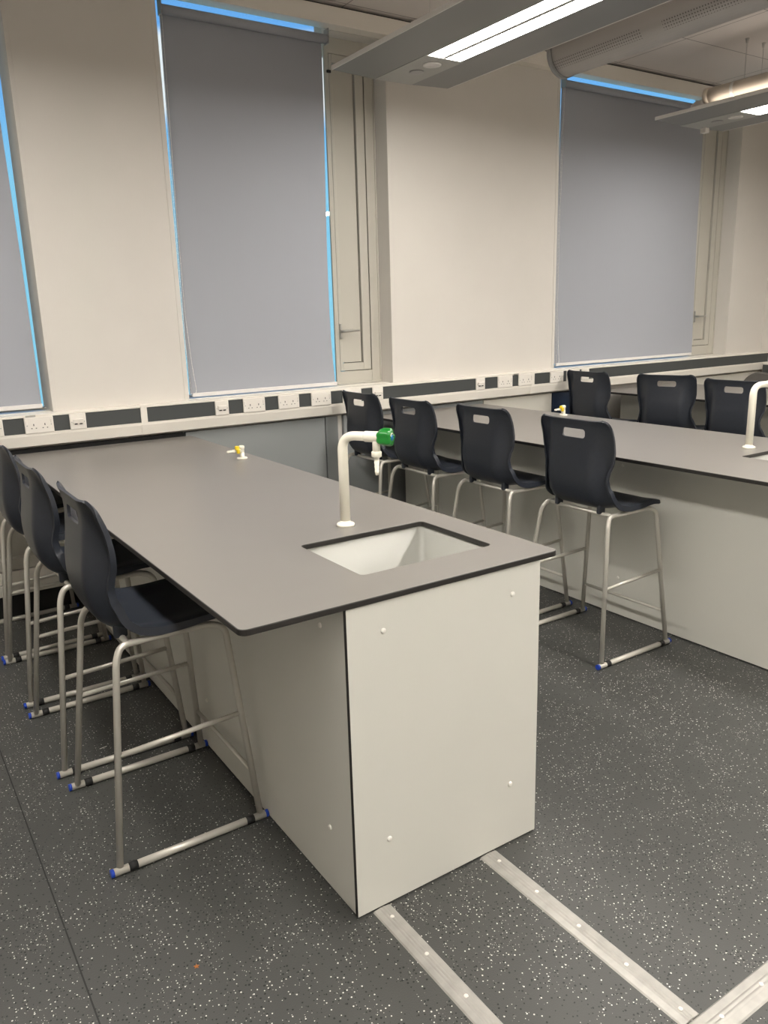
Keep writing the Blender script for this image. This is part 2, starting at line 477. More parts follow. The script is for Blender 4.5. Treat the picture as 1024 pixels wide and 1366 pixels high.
# ------------------------------------------------------------------ dado trunking along the window wall
def trunking(name, label, x0, x1, zt, loc_axis='x'):
    r = thing(name, label, 'trunking', ((x0+x1)/2, YW, zt))
    o = -Vector(r.location)
    b = MB()
    prof = [(YW, zt), (2.974, zt), (2.971, zt-0.003), (2.971, zt-0.012), (2.979, zt-0.0135), (2.979, zt-0.097), (2.971, zt-0.098), (2.971, zt-0.112), (2.984, zt-0.166), (2.990, zt-0.170), (YW, zt-0.182)]
    b.prism(prof, 'x', x0, x1)
    ob = b.build('body', 'trunk_white', r); ob.location = o
    s = MB().box(x0, x1, 2.976, 2.981, zt-0.0965, zt-0.0140)
    ob = s.build('cover_strip', 'strip_grey', r); ob.location = o
    return r
tr = trunking('dado_trunking', 'long white dado trunking with a dark grey strip under the three windows', XL+0.01, XR-0.005, 1.1025)
for x in (0.446, 3.474):
    j = MB(); zt = 1.104
    j.prism([(YW-0.001, zt), (2.972, zt), (2.969, zt-0.003), (2.969, zt-0.112), (2.982, zt-0.168), (2.988, zt-0.172), (YW-0.001, zt-0.184)], 'x', x-0.018, x+0.018)
    ob = j.build('joint_cover', 'trunk_white', tr); ob.location = -Vector(tr.location)
# trunking of the right wall, a little lower
r2 = thing('dado_trunking', 'white trunking with dark strip on the right wall, below the corner at far right', 'trunking', (XR, 0, 0.995))
b = MB(); zt = 0.995; D = 0.10
b.prism([(XR, zt), (XR-D, zt), (XR-D, zt-0.012), (XR-D+0.008, zt-0.013), (XR-D+0.008, zt-0.100), (XR-D+0.03, zt-0.101), (XR-D+0.03, zt-0.115), (XR, zt-0.16)], 'y', YB+0.01, 2.966)
b.build('body', 'trunk_white', r2).location = -Vector(r2.location)
MB().box(XR-D+0.003, XR-D+0.010, YB+0.01, 2.966, zt-0.0995, zt-0.0135).build('cover_strip', 'strip_grey', r2).location = -Vector(r2.location)
# small blank tags stuck on the top lip
for x, w, lb in ((-0.155, 0.05, 'small grey tag on the trunking lip above the leftmost whole socket'), (3.30, 0.05, 'small grey tag on the trunking lip below the right-hand pier')):
    t = MB().box(-w/2, w/2, -0.0008, 0.0, -0.005, 0.005).build('tag', 'handle_metal'); t.location = (x, 2.9705, 1.0955); tag(t, lb, 'tag')

# ------------------------------------------------------------------ sockets
def double_socket(x, label):
    r = thing('double_socket', label, 'socket', (x, 2.976, 1.047), group='double mains sockets')
    MB().box(-0.073, 0.073, -0.011, 0.0, -0.043, 0.043, 0.004, 3).build('faceplate', 'plate_white', r)
    for s in (-1, 1):
        sl = MB(); cx = s*0.028
        sl.box(cx-0.0022, cx+0.0022, -0.0116, -0.0095, -0.003, 0.008)
        for q in (-1, 1): sl.box(cx+q*0.011-0.0032, cx+q*0.011+0.0032, -0.0116, -0.0095, -0.0175, -0.0135)
        sl.build('outlet_slots', 'dark_slot', r)
        MB().box(s*0.063-0.0055, s*0.063+0.0055, -0.0145, -0.009, 0.008, 0.028, 0.0015).build('rocker_switch', 'plate_white', r)
        MB().lathe([(0.0032, 0), (0.0028, 0.001)], (s*0.0605, -0.011, 0.0), (0, -1, 0), 10).build('screw', 'handle_metal', r)
    return r
def data_socket(x, label):
    r = thing('data_socket', label, 'socket', (x, 2.976, 1.047), group='single data outlets')
    MB().box(-0.043, 0.043, -0.011, 0.0, -0.043, 0.043, 0.004, 3).build('faceplate', 'plate_white', r)
    m = MB().prism([(-0.011, 0.014), (-0.021, 0.012), (-0.017, -0.010), (-0.011, -0.012)], 'x', -0.027, 0.027)
    m.build('data_module', 'plate_white', r)
    sl = MB()
    for s in (-1, 1): sl.box(s*0.013-0.007, s*0.013+0.007, -0.0185, -0.012, -0.016, -0.0095)
    sl.build('port', 'dark_slot', r)
    for s in (-1, 1): MB().lathe([(0.003, 0), (0.0026, 0.001)], (s*0.033, -0.011, -0.002), (0, -1, 0), 10).build('screw', 'handle_metal', r)
    return r
DS = [(-0.366, 'white double socket cut off by the left edge of the picture'),
      (-0.117, 'white double socket under the left blind, by its right corner'),
      (1.128, 'leftmost of the three double sockets under the middle blind'),
      (1.366, 'middle one of the three double sockets under the middle blind'),
      (1.600, 'rightmost fully visible double socket of three under the middle blind'),
      (1.834, 'double socket half hidden behind the farthest stool of the middle row'),
      (3.188, 'double socket right of the single data outlet on the right-hand pier'),
      (3.397, 'double socket beside the trunking joint on the right-hand pier'),
      (3.732, 'double socket just right of the trunking joint at the right window corner'),
      (3.915, 'double socket mostly hidden by the farthest stool of the back row')]
for x, lb in DS: double_socket(x, lb)
for x, lb in ((0.082, 'single data outlet under the left pier, left of the trunking joint'), (0.917, 'single data outlet under the left end of the middle blind'),
              (2.038, 'single data outlet under the casement, above the farthest stool of the middle row'), (2.945, 'single data outlet under the right-hand pier'),
              (4.055, 'single data outlet above the farthest stool of the back row')): data_socket(x, lb)

# ------------------------------------------------------------------ boxing below the trunking
ZB = 0.915
def casing(name, mats, x0, x1, label, joint=()):
    r = thing(name, label, 'panel', ((x0+x1)/2, 3.03, 0))
    o = -Vector(r.location)
    MB().box(x0, x1, 3.03, YW-0.001, 0.10, ZB).build('panel', mats, r).location = o
    MB().box(x0, x1, 3.045, YW-0.001, 0.0, 0.10).build('plinth', 'black', r).location = o
    return r
g = casing('service_panel', 'casing', 0.70, 1.652, 'blue-grey service panel under the middle window, seen above the near bench')
p2 = casing('service_panel', 'casing', 1.660, 1.752, 'narrow grey post right of the blue-grey service panel')
casing('service_panel', 'casing', 1.80, 3.02, 'dark service panel behind the far end of the middle bench')
casing('service_panel', 'casing_light', 3.03, 3.742, 'pale service panel under the right pier beside the navy unit')
casing('service_panel', 'casing_light', 5.42, XR-0.01, 'pale service panel at the far right corner under the trunking')
# convector casing on the left, with ribs, a black plinth and a black strip painting the shade under the trunking
cv = thing('convector_casing', 'low beige heater casing with horizontal ribs and black plinth behind the left stools', 'heater', (-1.2, 3.0, 0))
o = -Vector(cv.location)
for nm, z0, z1, yy, mt in (('upper_panel', 0.335, 0.86, 3.012, 'casing_light'), ('middle_panel', 0.270, 0.331, 3.004, 'casing_light'), ('rail', 0.200, 0.266, 2.992, 'trunk_white'), ('lower_panel', 0.133, 0.196, 2.985, 'casing_light'), ('plinth', 0.0, 0.133, 3.03, 'black'), ('top_shade_strip', 0.86, ZB, 3.03, 'black')):
    MB().box(-2.6, 0.69 if nm == 'top_shade_strip' else -0.012, yy, YW-0.001, z0, z1, 0.002 if z0 else 0).build(nm, mt, cv).location = o
# navy cupboard between the second and third benches
nv = thing('cupboard', 'navy blue cupboard end under the trunking behind the back row of stools', 'cupboard', (3.95, 3.0, 0))
o = -Vector(nv.location)
MB().box(3.748, 4.165, 3.04, YW-0.001, 0.10, ZB, 0.003).build('body', 'navy', nv).location = o
MB().box(3.752, 4.161, 3.024, 3.0395, 0.11, ZB-0.004, 0.002).build('door', 'navy', nv).location = o
MB().box(3.76, 4.15, 3.045, YW-0.001, 0.0, 0.10).build('plinth', 'black', nv).location = o

# ------------------------------------------------------------------ benches
PW, TX0, TX1, TYB, ZT = 0.644, -0.274, 0.713, 2.985, 0.900
def bench(dx, which, copy_of=None):
    nm = {0: ('near bench in the foreground', 'nearest'), 1: ('second bench, right of the near one', 'second'), 2: ('far right bench', 'third')}[which]
    # pedestal
    r = thing('bench_pedestal', {0: 'pale grey bench pedestal in the foreground with four screw caps on its end panel',
                                 1: 'pale grey bench pedestal behind the middle row of stools',
                                 2: 'dark-looking bench pedestal behind the farthest row of stools'}[which], 'bench', (dx+PW/2, 1.45, 0), group='bench pedestals')
    o = Vector((dx, 0, 0)) - Vector(r.location)
    def add(mb, n, m, par=r):
        ob = mb.build(n, m, par)
        if par is r: ob.location = o
        return ob
    T = 0.013
    e = MB(); e.box(0, PW, 0.0, T, 0.006, 0.884)
    for f in e.bm.faces:
        c = f.calc_center_median()
        if abs(c.y) < 1e-4 or abs(c.y-T) < 1e-4: f.material_index = 0
        else: f.material_index = 1
    ep = add(e, 'end_panel', ['panel', 'laminate_edge'])
    for x in (0.106, 0.539):
        for z in (0.803, 0.204):
            add(MB().lathe([(0.0078, -0.002), (0.0078, 0.0015), (0.006, 0.0038), (0.003, 0.0044), (0.0, 0.0044)], (x, 0, z), (0, -1, 0), 14), 'screw_cap', 'screw_white', ep)
    for side, x0, x1 in ((0, 0.0, T), (1, PW-T, PW)):
        s = MB(); s.box(x0+(0.001 if side == 0 else 0), x1-(0.001 if side else 0), T+0.001, TYB-0.02, 0.006, 0.884)
        for f in s.bm.faces:
            f.material_index = 0 if abs(f.normal.x) > 0.5 or abs(f.calc_center_median().x-(x0+x1)/2) > 0.004 else 1
        sp = add(s, 'side_panel', ['panel', 'laminate_edge'])
        if side == 0:
            for y in (0.135, 1.05, 1.95):
                for z in (0.80, 0.205):
                    add(MB().lathe([(0.0078, -0.001), (0.0078, 0.0015), (0.006, 0.0038), (0.003, 0.0044), (0.0, 0.0044)], (0.001, y, z), (-1, 0, 0), 14), 'screw_cap', 'screw_white', sp)
    pl = MB(); pl.box(0.012, PW-0.012, 0.010, TYB-0.03, 0.0, 0.02)
    add(pl, 'plinth', 'black')
    # worktop with the sink opening
    SX0, SX1, SY0, SY1 = 0.144, 0.598, 0.155, 0.507
    w = MB(); w.plate(rrect(TX0, TX1, -0.006, TYB, 0.022), [rrect(SX0, SX1, SY0, SY1, 0.016)], 0.884, ZT, 0, 1)
    es = [ed for ed in w.bm.edges if len(ed.link_faces) == 2 and abs(ed.calc_face_angle(0)-PI/2) < 0.02 and abs(ed.verts[0].co.z-ed.verts[1].co.z) < 1e-5]
    bmesh.ops.recalc_face_normals(w.bm, faces=w.bm.faces)
    rr = bmesh.ops.bevel(w.bm, geom=es, offset=0.0022, segments=2, affect='EDGES', profile=0.5)
    for f in rr['faces']: f.material_index = 1
    org = (dx+(TX0+TX1)/2, 1.45, ZT-0.016)
    bmesh.ops.translate(w.bm, verts=w.bm.verts, vec=(dx, 0, 0))
    wt = w.build('worktop', ['laminate', 'laminate_edge'], origin=org)
    tag(wt, {0: 'large grey laminate worktop in the foreground with dark edge and sink opening', 1: 'grey laminate worktop of the second bench, behind the middle row of stools', 2: 'strip of grey worktop glimpsed between the farthest row of stools'}[which], 'worktop', 'bench worktops')
    # sink bowl hung below the opening
    s = MB(); ring = []
    bx0, bx1, by0, by1 = SX0-0.004, SX1+0.004, SY0-0.004, SY1+0.004
    prof = [(0.0, 0.8835, 0.022), (0.0, 0.66, 0.022), (0.010, 0.640, 0.024), (0.03, 0.630, 0.03)]
    loops = []
    for ins, z, rad in prof:
        loops.append([s.bm.verts.new((p[0]+dx, p[1], z)) for p in rrect(bx0+ins, bx1-ins, by0+ins, by1-ins, rad)])
    outer = []
    for ins, z, rad in ((-0.02, 0.8835, 0.03), (-0.02, 0.87, 0.03), (-0.012, 0.865, 0.03), (-0.012, 0.625, 0.03), (0.03, 0.618, 0.03)):
        outer.append([s.bm.verts.new((p[0]+dx, p[1], z)) for p in rrect(bx0+ins, bx1-ins, by0+ins, by1-ins, rad)])
    def skin(L):
        for a, c in zip(L[:-1], L[1:]):
            n = len(a)
            for q in range(n):
                f = s.bm.faces.new((a[q], a[(q+1)%n], c[(q+1)%n], c[q])); f.smooth = True
    skin(list(reversed(outer))+loops)
    s.bm.faces.new(loops[-1]); s.bm.faces.new(list(reversed(outer[-1])))
    cx, cy = dx+(SX0+SX1)/2, (SY0+SY1)/2
    sk = thing('sink', {0: 'pale grey rectangular sink set into the foreground worktop', 1: 'pale sink set into the second worktop at the right edge', 2: 'pale sink in the far right worktop, out of sight'}[which], 'sink', (cx, cy, 0.618), group='bench sinks')
    ob = s.build('bowl', 'sink_grey', sk); ob.location = -Vector(sk.location)
    dr = MB().lathe([(0.036, 0.0), (0.036, 0.003), (0.028, 0.004), (0.026, 0.001), (0.0, 0.001)], (cx, cy, 0.630))
    ob = dr.build('drain', 'handle_metal', sk); ob.location = -Vector(sk.location)
for i in range(3): bench(2.248*i, i)

# ------------------------------------------------------------------ taps
def water_tap(x, y, ang, label):
    r = thing('water_tap', label, 'tap', (x, y, ZT), ang, group='swan-neck taps')
    H, L = 0.299, 0.128
    MB().lathe([(0.030, 0.0), (0.030, 0.006), (0.026, 0.010), (0.018, 0.011), (0.017, 0.018)]).build('base_flange', 'tap_white', r)
    path = fillet([(0, 0, 0.008), (0, 0, H), (L-0.03, 0, H)], 0.052, 12)
    rad = [0.0170 - 0.0022*min(1, i/6.0) for i in range(len(path))]
    MB().tube(path, rad, 18).build('swan_neck', 'tap_white', r)
    v = MB().lathe([(0.0165, 0), (0.0175, 0.004), (0.0175, 0.058), (0.015, 0.060)], (L-0.046, 0, H), (1, 0, 0), 20)
    v.lathe([(0.0125, 0.0), (0.0125, -0.048)], (L-0.006, 0, H), (0, 0, 1), 18)
    vb = v.build('valve_body', 'tap_white', r)
    nz = MB().lathe([(0.013, -0.045), (0.0165, -0.047), (0.0165, -0.062), (0.013, -0.064), (0.009, -0.066), (0.0072, -0.078), (0.0086, -0.079), (0.0068, -0.092), (0.0080, -0.093), (0.0060, -0.106), (0.0072, -0.107), (0.0050, -0.122)], (L-0.006, 0, H), (0, 0, 1), 18)
    nz.build('hose_nozzle', 'tap_white', r)
    # lobed green knob
    k = MB(); n = 30; prof = [(0.017, 0.006), (0.023, 0.012), (0.0265, 0.022), (0.0265, 0.046), (0.024, 0.052), (0.014, 0.0535)]
    rings = []
    for rr, h in prof:
        rings.append([k.bm.verts.new((L+h-0.004, math.cos(2*PI*q/n)*rr*(1+0.12*math.cos(5*2*PI*q/n)), H+math.sin(2*PI*q/n)*rr*(1+0.12*math.cos(5*2*PI*q/n)))) for q in range(n)])
    for a, c in zip(rings[:-1], rings[1:]):
        for q in range(n):
            f = k.bm.faces.new((a[q], a[(q+1)%n], c[(q+1)%n], c[q])); f.smooth = True
    k.bm.faces.new(rings[0]); k.bm.faces.new(rings[-1])
    kn = k.build('knob', 'tap_green', r)
    ind = MB().lathe([(0.0098, 0.0), (0.0098, 0.0012), (0.0, 0.0014)], (L+0.049, 0, H), (1, 0, 0), 20); ind.build('indicator_disc', 'tap_blue', kn)
    arc = [(L+0.0500, math.cos(a)*0.0132, H+math.sin(a)*0.0132) for a in [0.35+i*(PI-0.7)/10 for i in range(11)]]
    MB().tube(arc, 0.0016, 6).build('indicator_arc', 'tap_white', kn)
    return r
TAPA = math.radians(-60)
water_tap(0.373, 0.621, TAPA, 'cream swan-neck water tap with green knob beside the foreground sink')
water_tap(2.613, 0.610, math.radians(-12), 'cream swan-neck water tap at the right edge beside the second sink')
def gas_tap(x, y, label, rz=0.0):
    r = thing('gas_tap', label, 'tap', (x, y, ZT), rz, group='gas taps')
    MB().lathe([(0.026, 0.0), (0.026, 0.006), (0.022, 0.009), (0.013, 0.010), (0.013, 0.05), (0.015, 0.052), (0.015, 0.062), (0.010, 0.066), (0, 0.067)]).build('body', 'tap_white', r)
    a = MB().lathe([(0.0115, 0.0), (0.0115, 0.02), (0.008, 0.022)], (-0.006, 0, 0.042), (-1, 0, 0.0), 16); a.build('valve_arm', 'tap_white', r)
    nz = MB().lathe([(0.0085, 0.024), (0.0085, 0.034), (0.006, 0.038), (0.0068, 0.046), (0.0055, 0.050), (0.0062, 0.058), (0.0045, 0.066)], (-0.012, 0, 0.042), (-1, 0, 0.0), 14); nz.build('hose_nozzle', 'tap_white', r)
    kb = MB().box(-0.034, -0.016, -0.012, 0.006, 0.046, 0.066, 0.005, 3); kb.box(-0.033, -0.017, -0.024, -0.010, 0.030, 0.056, 0.005, 3); kb.build('lever', 'tap_yellow', r)
    return r
gas_tap(0.625, 2.031, 'small white gas tap with yellow lever on the foreground worktop')
gas_tap(2.884, 2.075, 'small white gas tap with yellow lever on the second worktop, behind a stool back')

# ------------------------------------------------------------------ high stools
def catmull(P, n):
    P = [Vector((p[0], 0, p[1])) for p in P]; out = []
    Q = [P[0]*2-P[1]]+P+[P[-1]*2-P[-2]]
    for i in range(1, len(Q)-2):
        for k in range(n):
            t = k/n; a, b, c, d = Q[i-1], Q[i], Q[i+1], Q[i+2]
            out.append(0.5*((2*b)+(c-a)*t+(2*a-5*b+4*c-d)*t*t+(3*b-a-3*c+d)*t**3))
    out.append(P[-1]); return out
def shell_mesh():
    # centre line of the shell from the top of the back to the front of the seat, chair-local x (forward), z
    C = [(0.066, 1.095), (0.078, 1.06), (0.083, 1.01), (0.078, 0.95), (0.070, 0.89), (0.069, 0.83), (0.080, 0.770), (0.108, 0.722), (0.155, 0.697), (0.22, 0.690), (0.30, 0.692), (0.38, 0.699), (0.43, 0.698), (0.452, 0.690), (0.460, 0.674)]
    pts = catmull(C, 10)
    # arc length resample
    L = [0]
    for a, b in zip(pts[:-1], pts[1:]): L.append(L[-1]+(b-a).length)
    tot = L[-1]
    def at(s):
        for i in range(len(L)-1):
            if s <= L[i+1]:
                u = (s-L[i])/(L[i+1]-L[i]); return pts[i].lerp(pts[i+1], u)
        return pts[-1]
    ss = []
    rc = 0.038
    for i in range(9): ss.append(rc*(1-math.cos(PI/2*i/8)))          # dense at the rounded top corners
    n = 44
    for i in range(1, n): ss.append(rc+(tot-2*rc)*i/n)
    for i in range(9): ss.append(tot-rc+rc*math.sin(PI/2*i/8))
    half = [(0, 0.203), (0.06, 0.206), (0.13, 0.205), (0.18, 0.198), (0.225, 0.185), (0.265, 0.178), (0.31, 0.182), (0.36, 0.196), (0.42, 0.205), (0.50, 0.208), (0.60, 0.205), (0.9, 0.20)]
    offt = [(0, 0.012), (0.05, 0.022), (0.10, 0.036), (0.15, 0.050), (0.20, 0.060), (0.28, 0.062), (0.34, 0.058), (0.40, 0.045), (0.46, 0.024), (0.52, 0.014), (0.62, 0.008), (0.9, 0.0)]
    bm = bmesh.new(); NC = 28; grid = []
    for s in ss:
        c = at(s); c2 = at(min(tot, s+0.003)); c1 = at(max(0, s-0.003))
        t = (c2-c1).normalized(); nrm = Vector((-t.z, 0, t.x))     # forward / up side of the shell
        if nrm.x + nrm.z < 0: nrm = -nrm
        w = lerp_tab(half, s)
        d = min(s, tot-s)
        if d < rc: w = w - rc + math.sqrt(max(0, rc*rc-(rc-d)**2))
        off = lerp_tab(offt, s)
        row = []
        for k in range(NC+1):
            u = -1+2*k/NC
            y = u*w
            q = max(0, (abs(y)-0.105)/0.095); q = q*q*(3-2*min(1, q)) if q < 1 else 1
            bow = 0.012*(1-(y/0.2)**2) if s < 0.45 else 0.0
            p = c + nrm*(off*q) - Vector((bow, 0, 0))*min(1, s/0.1)
            row.append(bm.verts.new((p.x, y, p.z)))
        # turned-back rim along both side edges
        rim = lerp_tab([(0, 0.004), (0.06, 0.012), (0.20, 0.016), (0.34, 0.022), (0.50, 0.022), (0.70, 0.014), (0.9, 0.010)], s)
        if d < rc: rim *= d/rc
        lft = [bm.verts.new((row[0].co - nrm*rim + Vector((0, -0.004*q_, 0)))) for q_ in (1,)]
        rgt = [bm.verts.new((row[-1].co - nrm*rim + Vector((0, 0.004*q_, 0)))) for q_ in (1,)]
        grid.append(lft+row+rgt)
    for a, b in zip(grid[:-1], grid[1:]):
        for k in range(NC+2):
            if (a[k].co-a[k+1].co).length < 1e-6 and (b[k].co-b[k+1].co).length < 1e-6: continue
            bm.faces.new((a[k], a[k+1], b[k+1], b[k])).smooth = True
    bmesh.ops.recalc_face_normals(bm, faces=bm.faces)
    me = bpy.data.meshes.new('shell_tmp'); bm.to_mesh(me); bm.free()
    ob = bpy.data.objects.new('shell_tmp', me); COL.objects.link(ob)
    so = ob.modifiers.new('s', 'SOLIDIFY'); so.thickness = 0.009; so.offset = 0.0
    # hand slot
    cb = bmesh.new()
    loop = rrect(-0.079, 0.055, 1.014, 1.054, 0.014)
    A = [cb.verts.new((0.02, p[0], p[1])) for p in loop]; B = [cb.verts.new((0.16, p[0], p[1])) for p in loop]
    for q in range(len(loop)): cb.faces.new((A[q], A[(q+1)%len(loop)], B[(q+1)%len(loop)], B[q]))
    cb.faces.new(list(reversed(A))); cb.faces.new(B); bmesh.ops.recalc_face_normals(cb, faces=cb.faces)
    cm = bpy.data.meshes.new('cut_tmp'); cb.to_mesh(cm); cb.free(); cut = bpy.data.objects.new('cut_tmp', cm); COL.objects.link(cut)
    bo = ob.modifiers.new('b', 'BOOLEAN'); bo.operation = 'DIFFERENCE'; bo.object = cut; bo.solver = 'EXACT'
    bpy.context.view_layer.update()
    dg = bpy.context.evaluated_depsgraph_get()
    res = bpy.data.meshes.new_from_object(ob.evaluated_get(dg))
    bpy.data.objects.remove(ob); bpy.data.objects.remove(cut)
    res.name = 'shell'; res.materials.clear(); res.materials.append(MATS['shell'])
    for p in res.polygons: p.use_smooth = True
    try:
        res.set_sharp_from_angle(angle=math.radians(45))
    except Exception: pass
    return res
SHELL = shell_mesh()

def make_stool(label, loc, rz, group):
    r = thing('high_stool', label, 'stool', loc, rz, group)
    def child(mb, n, m, par=r):
        ob = mb.build(n, m, par); ob.location = (-0.25, 0, 0) if par is r else (0, 0, 0); return ob
    sh = bpy.data.objects.new('shell', SHELL); COL.objects.link(sh); sh.parent = r; sh.location = (-0.25, 0, 0)
    for s in (-1, 1):
        child(MB().box(0.118, 0.158, s*0.128-0.010, s*0.128+0.010, 0.672, 0.715, 0.006), 'mounting_lug', 'shell')
        child(MB().box(0.33, 0.37, s*0.155-0.012, s*0.155+0.012, 0.676, 0.694, 0.005), 'mounting_lug', 'shell')
    R = 0.0105
    for s in (-1, 1):
        # one bent tube: rear leg, seat rail, front leg
        zt = 0.673
        path = fillet([(0.028, s*0.262, 0.016), (0.098, s*0.206, zt-0.04), (0.118, s*0.194, zt), (0.385, s*0.190, zt), (0.432, s*0.198, zt-0.02), (0.476, s*0.262, 0.016)], [0.06, 0.055, 0.05, 0.03], 6)
        child(MB().tube(path, R, 12), 'leg_frame', 'chair_steel')
        sk = child(MB().tube([(0.004, s*0.266, 0.0125), (0.496, s*0.266, 0.0125)], 0.0120, 14), 'skid', 'chair_steel')
        for x0, x1 in ((-0.001, 0.009), (0.491, 0.501)):
            child(MB().tube([(x0, s*0.266, 0.0125), (x1, s*0.266, 0.0125)], 0.0124, 14), 'end_cap', 'cap_blue', sk)
        for x0 in (0.052, 0.425):
            child(MB().tube([(x0, s*0.266, 0.0125), (x0+0.026, s*0.266, 0.0125)], 0.0136, 14), 'rubber_clip', 'rubber', sk)
        f = (0.355-0.016)/(0.634-0.016)
        xr, yr = 0.028+(0.098-0.028)*f, 0.262-(0.262-0.206)*f
        f2 = (0.370-0.016)/(0.664-0.016)
        xf, yf = 0.476+(0.432-0.476)*f2, 0.262-(0.262-0.198)*f2
        child(MB().tube([(xr, s*yr, 0.355), (xf, s*yf, 0.370)], 0.0080, 10), 'side_stretcher', 'chair_steel')
    child(MB().tube([(0.468, -0.246, 0.165), (0.468, 0.246, 0.165)], 0.0075, 10), 'foot_rail', 'chair_steel')
    child(MB().tube([(0.140, -0.186, 0.672), (0.140, 0.186, 0.672)], 0.0095, 10), 'cross_rail', 'chair_steel')
    child(MB().tube([(0.370, -0.184, 0.672), (0.370, 0.184, 0.672)], 0.0095, 10), 'cross_rail', 'chair_steel')
    return r
GA, GB, GC = 'stools along the foreground bench', 'stools along the second bench', 'stools along the farthest bench'
S0 = make_stool('nearest dark stool at left, its seat pushed under the foreground worktop corner', (-0.502+0.25, 0.822, 0), 0, GA)
S2 = dup(S0, (-0.520+0.25, 1.458, 0), 0, 'second dark stool from the front, at left of the foreground bench', GA)
dup(S0, (-0.520+0.25, 2.095, 0), 0, 'third dark stool from the front at left, only its back edge showing', GA)
dup(S0, (-0.530+0.25, 2.690, 0), math.radians(2), 'farthest dark stool at the left edge, nearest the window wall', GA)
BX = 1.664+0.25
dup(S0, (BX, 0.921, 0), math.radians(0), 'dark stool fully in view right of the foreground worktop corner', GB)
dup(S0, (BX+0.005, 1.562, 0), math.radians(0), 'dark stool second from right in the middle row', GB)
dup(S0, (1.87, 2.133, 0), math.radians(0), 'dark stool right behind the green tap knob in the middle row', GB)
dup(S0, (1.89, 2.705, 0), math.radians(0), 'farthest stool of the middle row, next to the window wall', GB)
CX = 1.664+2.248+0.25
dup(S0, (3.99, 2.742, 0), math.radians(0), 'farthest stool of the back row, left one of three in front of the wide blind', GC)
dup(S0, (4.05, 2.12, 0), math.radians(18), 'back row stool in the middle, turned so its glossy back shows highlights', GC)
dup(S0, (3.97, 1.492, 0), math.radians(2), 'back row stool at right, just left of the second water tap', GC)
st = MB().box(-0.016, 0.016, -0.010, 0.010, 0, 0.0008).build('sticker', 'paper'); st.parent = S2; st.location = (-0.015, 0.165, 0.7005); st['label'] = 'small white sticker'
MB().box(-0.010, 0.004, -0.007, 0.007, 0.0008, 0.0011).build('sticker_print', 'label_pink', st)

# adult chair in the far corner: only its rounded back shows
ch = thing('swivel_chair', 'grey chair with rounded back at far right, half hidden behind the second water tap', 'chair', (5.68, 2.40, 0), math.radians(20))
b = MB(); n = 20; front = []; back_ = []
for i in range(n+1):
    a = PI*i/n; y = 0.20*math.cos(a); z = 0.72+0.235*math.sin(a)**0.8
    front.append(y)
loop = [(0.155*math.cos(PI*i/n), 0.80+0.205*math.sin(PI*i/n)**0.85) for i in range(n+1)]+[(-0.15, 0.66), (-0.10, 0.56), (0.10, 0.56), (0.15, 0.66)]
b.prism(loop, 'x', -0.215, -0.18)
bmesh.ops.bevel(b.bm, geom=[e for e in b.bm.edges if abs(e.verts[0].co.x-e.verts[1].co.x) < 1e-6], offset=0.012, segments=3, affect='EDGES')
b.build('backrest', 'chair_grey', ch)
MB().box(-0.20, 0.22, -0.22, 0.22, 0.46, 0.52, 0.025, 3).build('seat', 'chair_grey', ch)
MB().tube([(-0.21, 0, 0.62), (-0.22, 0, 0.46), (-0.05, 0, 0.43)], 0.015).build('back_bar', 'rubber', ch)
MB().lathe([(0.03, 0.08), (0.03, 0.46)]).build('column', 'rubber', ch)
for q in range(5):
    a = 2*PI*q/5+0.3
    lg = MB().tube([(0, 0, 0.09), (0.26*math.cos(a), 0.26*math.sin(a), 0.06)], [0.025, 0.016]); lo = lg.build('base_leg', 'rubber', ch)
    MB().lathe([(0.024, -0.012), (0.025, 0), (0.024, 0.012)], (0.26*math.cos(a), 0.26*math.sin(a), 0.025), (-math.sin(a), math.cos(a), 0)).build('castor', 'rubber', lo)

# ------------------------------------------------------------------ floor cover plates
def cover_plate(x0, x1, y0, y1, label, along):
    r = thing('cover_plate', label, 'floor strip', ((x0+x1)/2, (y0+y1)/2, 0), group='aluminium floor strips')
    o = -Vector(r.location)
    if along == 'y':
        w = x1-x0; pr = [(x0, 0.0), (x1, 0.0), (x1-0.004, 0.003), (x0+w*0.72, 0.0042)]
        for f in (0.66, 0.60, 0.56, 0.50, 0.44, 0.40, 0.34): pr.append((x0+w*f, 0.0042 if round(f*100) % 4 else 0.0056))
        pr += [(x0+w*0.28, 0.0042), (x0+0.004, 0.003)]
        m = MB().prism(pr, 'y', y0, y1)
    else:
        w = y1-y0; pr = [(y0, 0.0), (y1, 0.0), (y1-0.004, 0.003), (y0+w*0.72, 0.0042)]
        for f in (0.66, 0.60, 0.56, 0.50, 0.44, 0.40, 0.34): pr.append((y0+w*f, 0.0042 if round(f*100) % 4 else 0.0056))
        pr += [(y0+w*0.28, 0.0042), (y0+0.004, 0.003)]
        m = MB().prism(pr, 'x', x0, x1)
    pl = m.build('plate', 'alu', r); pl.location = o
    ln = (y1-y0) if along == 'y' else (x1-x0)
    k = int(ln/0.155)
    for i in range(k+1):
        d = 0.045 + i*0.155
        if d > ln-0.02: break
        p = ((x0+x1)/2+0.004, y1-d, 0.0045) if along == 'y' else (x0+d+0.05, (y0+y1)/2, 0.0045)
        if along == 'x' and p[0] > x1-0.02: break
        MB().lathe([(0.006, 0.0), (0.0055, 0.0015), (0.003, 0.0022), (0, 0.0022)], p, (0, 0, 1), 12).build('screw', 'screw_white', r).location = o
    return r
cover_plate(0.045, 0.101, -1.6, -0.003, 'left aluminium floor strip running from the foreground bench end panel', 'y')
cover_plate(0.422, 0.484, -0.699, -0.003, 'middle aluminium floor strip running from the end panel to the cross strip', 'y')
cover_plate(0.420, 0.860, -0.768, -0.7005, 'crosswise aluminium floor strip at bottom right, the piece meeting the middle strip', 'x')
